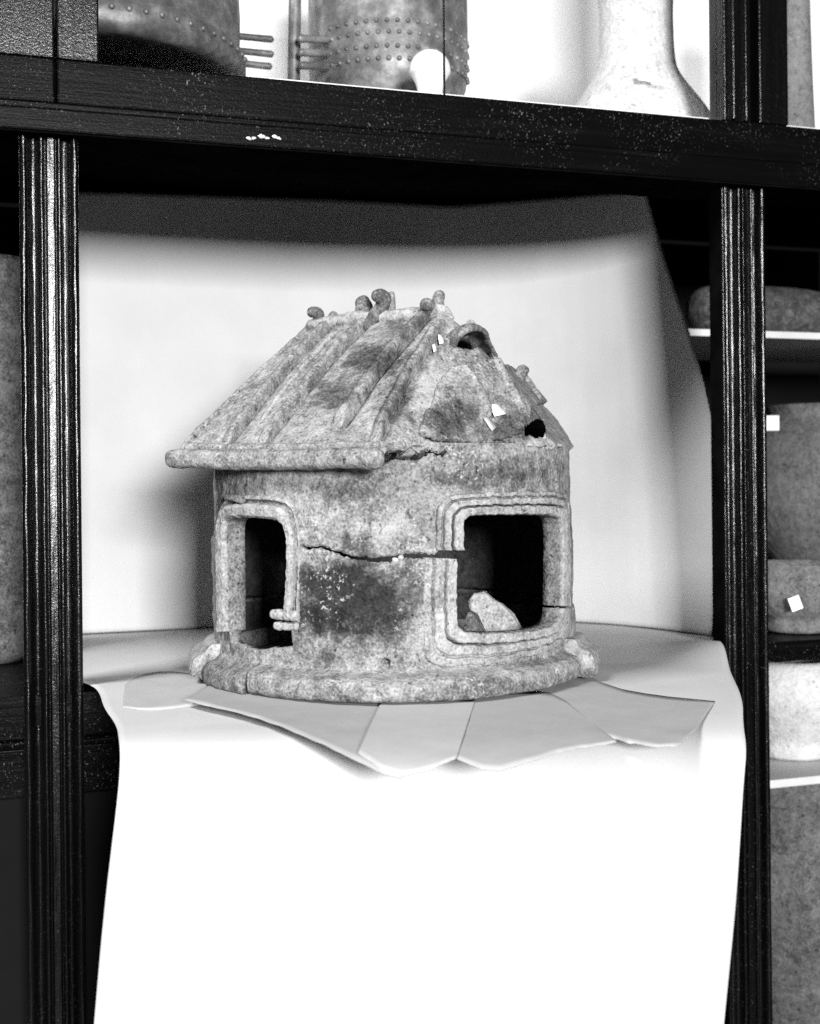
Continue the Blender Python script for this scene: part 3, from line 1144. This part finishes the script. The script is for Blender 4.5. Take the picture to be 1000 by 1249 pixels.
# long battens of the door side slope: sharp crest, steep face on the window side
def batten(pts, k, seed, tone=.56):
    n = 120
    P = roof_path(pts, n, -.0006)
    tq = np.linspace(0, 1, n)
    fade = (.25 + .75 * smooth(0, .05, tq)) * (.15 + .85 * smooth(1, .94, tq))
    sec = poly_resample([(-.0062, -.004), (-.0058, .0004), (-.0044, .0042), (-.0020, .0064), (.0002, .0070), (.0020, .0062), (.0031, .0038), (.0033, .0008), (.0030, -.0085)], 26, 1)
    side = np.array([RT[0], RT[1], 0.])
    hh = 1.05 * k * fade * (1 + .16 * n1(tq, 9, seed) + .08 * n1(tq, 40, seed + 7))
    lat = .0012 * n1(tq, 6, seed + 2)
    G = P[:, None] + side[None, None] * (sec[None, :, 0, None] * k + lat[:, None, None]) + np.array([0, 0, 1.]) * (sec[None, :, 1] * np.where(sec[None, :, 1] > 0, hh[:, None], 1))[..., None]
    G = G + (.0005 * fbm(G, 160, 2, seed))[..., None] * side
    m = G.shape[1]
    faces = gridfaces(n, m, wrap_m=True).tolist()
    faces += [list(range(m)), [(n - 1) * m + q for q in range(m)][::-1]]
    return fix_normals(urnpart('roof_rib', G, faces, tone_roof(G) - .02))


for k, (pts, kk) in enumerate(BATTENS):
    batten(pts, kk, 101 + 3 * k)
rib([(-.052, .02), (-.050, .09), (-.047, .15)], .0028, .0024, 106)
# ridge
rib([(-.104, 0), (-.04, 0), (.03, 0), (.070, 0)], .0085, .0085, 107, .64)
# back slope battens
for k, (sa, sb) in enumerate(((-.08, -.085), (-.03, -.03), (.03, .03))):
    rib([(sa, -.012), ((sa + sb) / 2, -.09), (sb, -.176)], .0072, .0066, 110 + k)
# short battens of the slab on the window side

# the broken slab of roof set over the window side
n_, m_ = 70, 30
sa_ = np.array([roof_hit(x, y) for x, y in poly_resample([(546, 467), (553, 461), (580, 453), (612, 452), (640, 464), (655, 478), (667, 500)], n_, 1)])
sb_ = np.array([roof_hit(x, y) for x, y in poly_resample([(516, 540), (530, 546), (560, 550), (596, 550), (622, 546), (638, 536), (646, 524)], n_, 1)])
tt_ = np.linspace(0, 1, m_)
SQ = sa_[None] * (1 - tt_)[:, None, None] + sb_[None] * tt_[:, None, None]
SQ[-1] += .0016 * np.stack([n1(np.arange(n_), .3, 61), n1(np.arange(n_), .3, 62)], -1)
SQ[0] += .0012 * np.stack([n1(np.arange(n_), .3, 63), n1(np.arange(n_), .3, 64)], -1)
SQ[:, 0, 0] -= .003 * np.abs(n1(np.arange(m_), .3, 65))
SP = roofw(SQ[..., 0], SQ[..., 1], roof_raw(SQ[..., 0], SQ[..., 1]))
SP[..., 2] += .0095 + .0018 * fbm(SP, 24, 3, 91) + .0010 * fbm(SP, 90, 3, 66)
spx, spy = project(SP)
SP[..., 2] -= .005 * (1 - smooth(.4, 1.8, dist_poly(spx, spy, [(583, 500), (592, 520), (597, 533), (597, 552)])))
urnpart('roof_slab', SP, gridfaces(m_, n_), tone_roof(SP) - .04, .008)
SLABN = Vector(np.cross(SP[0, -1] - SP[0, 0], SP[-1, 0] - SP[0, 0]))
rib([(566, 460), (581, 486), (598, 520)], .0046, .0050, 121, .56, .0092, 1.0)
rib([(603, 453), (620, 482), (641, 517)], .0046, .0048, 122, .56, .0092, 1.0)
rib([(634, 462), (646, 480), (657, 499)], .0042, .0042, 123, .56, .0080, 1.0)

# eaves
for sgn in (1, -1):
    t = np.linspace(0, 1, 90)
    ss = -.116 + t * (.220 if sgn > 0 else .19)
    qq = sgn * (Q_E + .001 + .0012 * n1(t, 5, 33))
    zz_ = .2105 + .0042 * (.5 - t) + .0012 * n1(t, 6, 35)
    v, f = tube(roofw(ss, qq, zz_), .0088 * (1 + .06 * n1(t, 12, 36)), 18, wob=.07, seed=37, sup=2.6)
    fix_normals(urnpart('eave', v, f, .52))
    v, f = tube(roofw(ss[3:-2], qq[3:-2] - sgn * .010, zz_[3:-2] + .0105), .0040 * (1 + .15 * n1(t[3:-2], 12, 38)), 10, wob=.1, seed=39)
    fix_normals(urnpart('eave_fillet', v, f, .55))


# ridge horns
def horn(p0, pts, rads, seed, tone=.40):
    """photo points of the horn, all at the depth of the ridge where it is rooted"""
    s, q = p0
    base = roofw(s, q, roof_raw(np.array(s), np.array(q)))
    P = [base - np.array([0, 0, .004])]
    for k, (x, y, dy) in enumerate(pts):
        P.append(at_depth(x, y, base[1] + dy))
    P = poly_resample(np.array(P), 24, 2)
    R = np.interp(np.linspace(0, 1, 24), np.linspace(0, 1, len(rads)), rads)
    v, f = tube(P, R, 14, up=(.2, 1, .1), wob=.14, seed=seed)
    return fix_normals(urnpart('ridge_horn', v, f, tone))


horn((-.098, .004), [(390, 388, -.002), (388, 381, -.004), (381, 381, -.008)], [.0066, .0060, .0054, .0054, .0060], 131)
horn((-.084, -.010), [(403, 390, .004), (407, 385, .008)], [.005, .005, .0045], 132, .5)
horn((-.036, -.006), [(444, 376, .004), (443, 370, .008)], [.0075, .0085, .0090, .0084], 133, .36)
horn((-.022, .004), [(469, 368, -.004), (467, 362, -.008), (461, 361, -.012)], [.0085, .0080, .0076, .0074], 134, .36)
horn((-.010, -.012), [(478, 366, .006), (477, 359, .008)], [.0055, .0050, .0034], 135, .50)
horn((.036, .006), [(524, 374, -.006), (520, 371, -.014)], [.0075, .0070, .0066, .0062], 136, .42)
horn((.048, -.012), [(533, 370, .006), (536, 361, .012)], [.0060, .0060, .0064, .0056], 137, .45)
horn((.070, -.016), [(575, 400, .0), (574, 395, .002)], [.005, .0056, .0044], 138, .5)
horn(roof_hit(631, 468), [(632, 463, 0), (635, 457, .0), (638, 452, .002)], [.0066, .0060, .0060, .0058], 139, .45)

# smoke vent hood: an arched lip of clay over the opening in the window side
arch = [(551, 428), (554, 416), (562, 407), (573, 401), (585, 400), (593, 406), (595, 416), (600, 426), (605, 434)]
sv, qv = roof_hit(575, 425)
yv = roofw(sv, qv, 0)[1]
dyA = [-.008, -.014, -.020, -.022, -.016, -.002, .010, .020, .030]
AP = poly_resample(np.array([at_depth(x, y, yv + d) for (x, y), d in zip(arch, dyA)]), 70, 2)
t = np.linspace(0, 1, 70)
hoodn = 9
HG = np.zeros((70, hoodn, 3))
bk = AP + np.array([-.014, .022, .004])
for j in range(hoodn):
    f_ = j / (hoodn - 1)
    HG[:, j] = AP * (1 - f_) + bk * f_
    HG[:, j, 2] += .004 * math.sin(f_ * math.pi) - .012 * f_ ** 2
HG += (.0009 * fbm(HG, 90, 2, 141))[..., None]
urnpart('vent_hood', HG, gridfaces(70, hoodn), .40, .004, offset=0)
v, f = tube(AP, (.0034 - .0014 * t) * (1 + .1 * n1(t, 8, 3)), 10, up=(0, 1, .2), wob=.1, seed=3)
fix_normals(urnpart('vent_lip', v, f, .45))


# paper labels stuck to the roof
def roof_label(poly, dz, mat):
    sq = [roof_hit(*p, dz) for p in poly]
    P = np.array([roofw(np.array(s), np.array(q), roof_raw(np.array(s), np.array(q)) + dz) for s, q in sq])
    c = P.mean(0)
    return urnpart('paper_label', P, [list(range(len(P)))[::-1]], .5, .0006, mat=mat, offset=0)


roof_label([(597, 493), (611, 494), (617, 505), (603, 508)], .0135, M_LABEL)
roof_label([(590, 511), (596, 509), (605, 521), (600, 526)], .0125, M_CARD2)
roof_label([(534, 408), (540, 410), (541, 419), (536, 420)], .0035, M_LABEL)
roof_label([(527, 421), (531, 419), (532, 428), (529, 430)], .0035, M_LABEL)

# chips left along the broken wall top by the hole
chips = [(649, 543, 3.5), (660, 543, 4.5), (668, 542, 3), (684, 543, 4)]
for k, (cx, cy, cr) in enumerate(chips):
    ph, z = whit(cx, cy, .004)
    c = wpos(np.array(ph), np.array(z), .002)
    bm = bmesh.new()
    bmesh.ops.create_icosphere(bm, subdivisions=2, radius=1)
    V = np.array([v.co for v in bm.verts])
    fcs = [[v.index for v in f.verts] for f in bm.faces]
    bm.free()
    r = cr * 1.06 / F
    V = V * (1 + .35 * vnoise(V, 1.3, 200 + k))[:, None] * np.array([r * 1.4, r, r * .75]) + c
    urnpart('clay_chip', V, fcs, .56)

# loose crumbs in the wall crack
for k, (cx, cy, cr) in enumerate([(482, 683, 4), (489, 680, 3.5), (472, 688, 3), (462, 689, 3)]):
    ph, z = whit(cx, cy, .002)
    c = wpos(np.array(ph), np.array(z), .0022)
    bm = bmesh.new()
    bmesh.ops.create_icosphere(bm, subdivisions=2, radius=1)
    V = np.array([v.co for v in bm.verts])
    fcs = [[v.index for v in f.verts] for f in bm.faces]
    bm.free()
    V = V * (1 + .35 * vnoise(V, 1.3, 240 + k))[:, None] * (cr * 1.06 / F) + c
    urnpart('clay_chip', V, fcs, .8)


# sherds standing inside the urn, seen through the window
def sherd(outline, Y, thick, label, tone, mat, seed, lean=.25):
    P = np.array([at_depth(x, y, Y) for x, y in outline])
    P[:, 1] += lean * (P[:, 2] - P[:, 2].min())
    zmin = UZ + .0135
    n = len(P)
    Pb = P + np.array([.004, thick, 0])
    bm = bmesh.new()
    vf = [bm.verts.new(p) for p in P]
    vb = [bm.verts.new(p) for p in Pb]
    bm.faces.new(vf)
    bm.faces.new(vb[::-1])
    for i in range(n):
        bm.faces.new((vf[i], vb[i], vb[(i + 1) % n], vf[(i + 1) % n]))
    bmesh.ops.recalc_face_normals(bm, faces=bm.faces)
    bmesh.ops.triangulate(bm, faces=bm.faces)
    bmesh.ops.subdivide_edges(bm, edges=bm.edges, cuts=3, use_grid_fill=True)
    V = np.array([v.co for v in bm.verts])
    fcs = [[v.index for v in f.verts] for f in bm.faces]
    bm.free()
    V = V + .0012 * np.stack([fbm(V, 70, 3, seed + q) for q in range(3)], -1)
    V[:, 2] = np.maximum(V[:, 2], zmin)
    loc = V.mean(0)
    loc[2] = V[:, 2].min()
    o = build('pottery_sherd', V, fcs, mat, None, True, tone, loc=loc)
    return tag(o, label, 'sherd', 'sherds inside the urn')


sherd([(572, 735), (578, 725), (590, 724), (600, 733), (612, 740), (625, 752), (640, 775), (642, 830), (588, 830), (583, 775), (576, 755)], 1.155, .010,
      'pale flat sherd leaning inside the urn behind the window sill', .6, M_CLAY_PALE, 1)
sherd([(567, 760), (571, 749), (578, 752), (586, 768), (590, 780), (588, 828), (566, 828)], 1.125, .012,
      'small dark sherd beside the pale one inside the window', .42, M_CLAY, 5)


# ------------------------------------------------------------------ other pots
def lathe(prof, n=72, seed=0, wob=.006, rows=60):
    pr = poly_resample(prof, rows, 2)
    a = np.linspace(0, 2 * math.pi, n, endpoint=False)
    P = np.stack([pr[:, None, 0] * np.cos(a)[None], pr[:, None, 0] * np.sin(a)[None], pr[:, None, 1] + 0 * a[None]], -1)
    sc = 1 + wob * fbm(P, 25, 3, seed) * (pr[:, None, 0] > .004)
    P[..., :2] *= sc[..., None]
    faces = gridfaces(len(pr), n, wrap_m=True)[:, [0, 3, 2, 1]].tolist()
    faces.append(list(range(n)))
    return P.reshape(-1, 3), faces


def potpart(name, V, faces, mat, parent, tone=.55):
    o = build(name, V, faces, mat, None, True, tone)
    o.parent = parent
    return fix_normals(o)


def pot(name, s, d, z, prof, mat, label, cat, tone=.55, seed=0, group=None):
    t = empty(name, cabw(s, d, z), label, cat, group)
    v, f = lathe(prof, seed=seed)
    potpart('body', v, f, mat, t, tone)
    return t


def pot_label(t, px, py, wpx, hpx, Y, rot=0.0, mat=None, prof_r=None):
    c = at_depth(px, py, Y)
    wx, hz = wpx * Y / F / 2, hpx * Y / F / 2
    cr, sr = math.cos(rot), math.sin(rot)
    V = []
    for (x, z) in ((-wx, -hz), (wx, -hz), (wx, hz), (-wx, hz)):
        V.append(c + np.array([x * cr - z * sr, 0, x * sr + z * cr]) - np.array(t.location))
    o = build('paper_label', V, [[0, 1, 2, 3]], mat or M_LABEL, None, False, solid=.0008, offset=0)
    o.parent = t
    return o


G_SIDE = 'old pots on the neighbouring shelves'
# lying jar on the pale shelf
sj0, zj0 = cab(842, 375, .28)
sj1, _ = cab(1030, 375, .28)
rj = .036
tj = empty('clay_jar', cabw((sj0 + sj1) / 2, .28, Z_P1), 'dark clay jar lying on its side on the pale upper shelf behind the post', 'jar', G_SIDE, TH)
Lj = (sj1 - sj0)
v, f = lathe([(.002, 0), (.018, .002), (.030, .012), (rj, .04), (rj, Lj * .6), (.033, Lj * .8), (.022, Lj * .92), (.026, Lj), (.018, Lj), (.002, Lj - .02)], seed=4)
v = np.stack([v[:, 2] - Lj / 2, v[:, 1], v[:, 0] + rj * 1.006], -1)
potpart('body', v, f, M_CLAY_POT, tj, .40)
# large jar below it
s2, _ = cab(1000, 600, .36)
h2 = Z_P1 - .03 - Z_SH
t2 = pot('clay_jar', s2, .36, Z_SH, [(.002, 0), (.045, 0), (.048, .01), (.062, .05), (.110, .11), (.126, .17), (.110, .24), (.078, .275), (.075, .29), (.08, .3), (.07, .3), (.065, .28), (.09, .2), (.05, .02), (.002, .015)],
         M_CLAY_POT, 'large round clay jar with square white label under the pale shelf', 'jar', .62, 6, G_SIDE)
yl = float(cabw(s2, .36, 0)[1]) - .112
pot_label(t2, 940, 516, 20, 18, yl)
# footed bowl on the dark shelf
s3, _ = cab(972, 750, .13)
t3 = pot('footed_bowl', s3, .13, Z_SH, [(.002, 0), (.040, 0), (.042, .006), (.040, .018), (.047, .024), (.058, .045), (.060, .065), (.052, .082), (.056, .086), (.05, .087), (.045, .07), (.002, .03)],
         M_CLAY_POT, 'footed clay bowl with tilted white tag on the dark shelf', 'bowl', .62, 8, G_SIDE)
yl = float(cabw(s3, .13, 0)[1]) - .0615
pot_label(t3, 970, 736, 14, 17, yl, .35)
# pale pot on the lower pale shelf
s4, _ = cab(965, 880, .22)
t4 = pot('pale_pot', s4, .22, Z_P2, [(.002, 0), (.045, 0), (.05, .006), (.046, .02), (.06, .04), (.082, .075), (.085, .1), (.07, .125), (.06, .132), (.055, .13), (.07, .1), (.002, .03)],
         M_CLAY_PALE, 'pale rounded pot on the lower pale shelf', 'pot', .85, 9, G_SIDE)
# big vessel on the lowest shelf
s5, _ = cab(975, 1100, .24)
t5 = pot('storage_jar', s5, .24, Z_P3, [(.002, 0), (.06, 0), (.07, .01), (.1, .1), (.13, .2), (.132, .25), (.11, .31), (.085, .345), (.095, .36), (.085, .36), (.07, .33), (.1, .2), (.002, .03)],
         M_CLAY_POT, 'big grey storage jar on the lowest shelf beside the post', 'jar', .55, 10, G_SIDE)
# tall jar in the bay beyond the other post
s6, _ = cab(-14, 600, .24)
t6 = pot('tall_jar', s6, .24, Z_SH, [(.002, 0), (.040, 0), (.044, .01), (.052, .1), (.056, .25), (.054, .36), (.045, .42), (.05, .44), (.042, .44), (.035, .4), (.04, .1), (.002, .02)],
         M_CLAY_POT, 'tall mottled clay jar beyond the post with bright highlights', 'jar', .5, 12, G_SIDE)

# ------------------------------------------------------------------ upper case
G_UP = 'vessels behind the glass of the upper case'
# basin seen from below on the glass shelf
sb_, _ = cab(112, 80, .21)
t7 = empty('bronze_basin', cabw(sb_, .21, Z_GS), 'large dark bottomed basin with three bar handle on the glass shelf', 'basin', G_UP, TH)
v, f = lathe([(.002, 0), (.150, .000), (.166, .003), (.169, .010), (.168, .03), (.160, .034), (.162, .04), (.163, .08), (.158, .13), (.165, .16), (.155, .16), (.148, .1), (.15, .03), (.002, .012)], 120, 21, .004)
body = potpart('body', v, f, M_BRONZE, t7)
for k in range(26):
    a = -math.pi / 2 + (k - 12.5) * .10
    bm = bmesh.new()
    bmesh.ops.create_uvsphere(bm, u_segments=8, v_segments=6, radius=.0032)
    V = np.array([q.co for q in bm.verts]) + np.array([.1685 * math.cos(a), .1685 * math.sin(a), .022])
    fc = [[q.index for q in g.verts] for g in bm.faces]
    bm.free()
    potpart('stud', V, fc, M_BRONZE, t7)
base7 = np.array(t7.location)
R18 = np.array([[math.cos(-TH), -math.sin(-TH), 0], [math.sin(-TH), math.cos(-TH), 0], [0, 0, 1]])
for (xa, ya, xb, yb) in ((288, 44, 330, 48), (290, 62, 330, 66), (292, 77, 328, 81)):
    a_ = R18 @ (at_depth(xa, ya, 1.44) - base7)
    b_ = R18 @ (at_depth(xb, yb, 1.44) - base7)
    v, f = tube(np.linspace(a_, b_, 12), .0042, 10)
    potpart('handle_bar', v, f, M_BRONZE, t7)

# embossed drum
D8 = .27
s8, z8 = cab(505, 108, D8 - .1)
t8 = empty('embossed_vessel', cabw(s8, D8, Z_UF), 'bronze drum with rows of raised bosses and a three bar side grip', 'vessel', G_UP, TH)
v, f = lathe([(.002, 0), (.085, 0), (.09, .01), (.088, .06), (.094, .075), (.0975, .085), (.0985, .13), (.0985, .2), (.098, .26), (.09, .28), (.08, .28), (.085, .2), (.002, .02)], 110, 25, .003, rows=80)
potpart('body', v, f, M_BRONZE, t8, .5)
base8 = np.array(t8.location)
sv_ = []
for row, yy in enumerate((26, 40, 57, 72)):
    pz = cab(505, yy, D8 - .098)[1] - Z_UF
    for k in range(19):
        a = -math.pi / 2 + (k - 8.5) * .125 + (.02 if row % 2 else 0)
        bm = bmesh.new()
        bmesh.ops.create_uvsphere(bm, u_segments=8, v_segments=6, radius=.0030)
        V = np.array([q.co for q in bm.verts]) + np.array([.098 * math.cos(a), .098 * math.sin(a), pz])
        fc = [[q.index for q in g.verts] for g in bm.faces]
        bm.free()
        potpart('boss', V, fc, M_BRONZE, t8)
for (xa, ya, xb, yb) in ((366, 47, 424, 49), (367, 64, 424, 66), (368, 80, 424, 81)):
    a_ = R18 @ (at_depth(xa, ya, 1.43) - base8)
    b_ = R18 @ (at_depth(xb, yb, 1.47) - base8)
    v, f = tube(np.linspace(a_, b_, 12), .0048, 10)
    potpart('handle_bar', v, f, M_BRONZE, t8)
a_ = R18 @ (at_depth(360, -20, 1.45) - base8)
b_ = R18 @ (at_depth(358, 112, 1.45) - base8)
v, f = tube(np.linspace(a_, b_, 14), .0075, 12)
potpart('handle_post', v, f, M_BRONZE, t8)

# small white pot in front of the drum
s9, z9 = cab(524, 62, .10)
hz9 = z9 - Z_UF
t9 = pot('white_pot', s9, .10, Z_UF, [(.002, 0), (.014, 0), (.015, .01), (.013, .03), (.020, .045), (.0235, hz9 * .66), (.021, hz9 * .85), (.012, hz9 * .97), (.004, hz9), (.001, hz9)],
         M_PANEL, 'small white domed pot standing before the embossed drum', 'pot', .9, 31, G_UP)
# pale bottle with conical shoulder
s10, _ = cab(776, 80, .17)
zS = cab(768, 145, .10)[1] - Z_UF
zN = cab(768, 72, .11)[1] - Z_UF
zT = cab(768, -40, .12)[1] - Z_UF
t10 = pot('pale_bottle', s10, .17, Z_UF, [(.002, 0), (.09, 0), (.10, .01), (.105, zS * .5), (.100, zS), (.082, zS + (zN - zS) * .45), (.052, zN), (.046, zN + .02), (.044, zT * .9), (.05, zT), (.04, zT), (.036, zN), (.07, zS * .5), (.002, .02)],
          M_CLAY_PALE, 'pale wide shouldered bottle with white label behind the glass', 'bottle', .82, 33, G_UP)
yl = float(cabw(s10, .17, 0)[1]) - .086
pot_label(t10, 789, 94, 20, 10, yl, -.15)
# dark jar by the stile and tall pale vessel beyond it
s11, _ = cab(884, 140, .2)
z11 = cab(884, 118, .16)[1] - Z_UF
pot('dark_jar', s11, .2, Z_UF, [(.002, 0), (.02, 0), (.035, .02), (.038, z11 * .6), (.025, z11 * .9), (.012, z11), (.002, z11)], M_BRONZE,
    'small dark rounded jar half hidden by the door stile', 'jar', .3, 35, G_UP)
s12, _ = cab(972, 60, .2)
pot('tall_vase', s12, .2, Z_UF, [(.002, 0), (.022, 0), (.024, .01), (.020, .1), (.016, .25), (.02, .3), (.014, .3), (.002, .02)], M_CLAY_POT,
    'tall slim vase standing beyond the door stile', 'vase', .7, 37, G_UP)
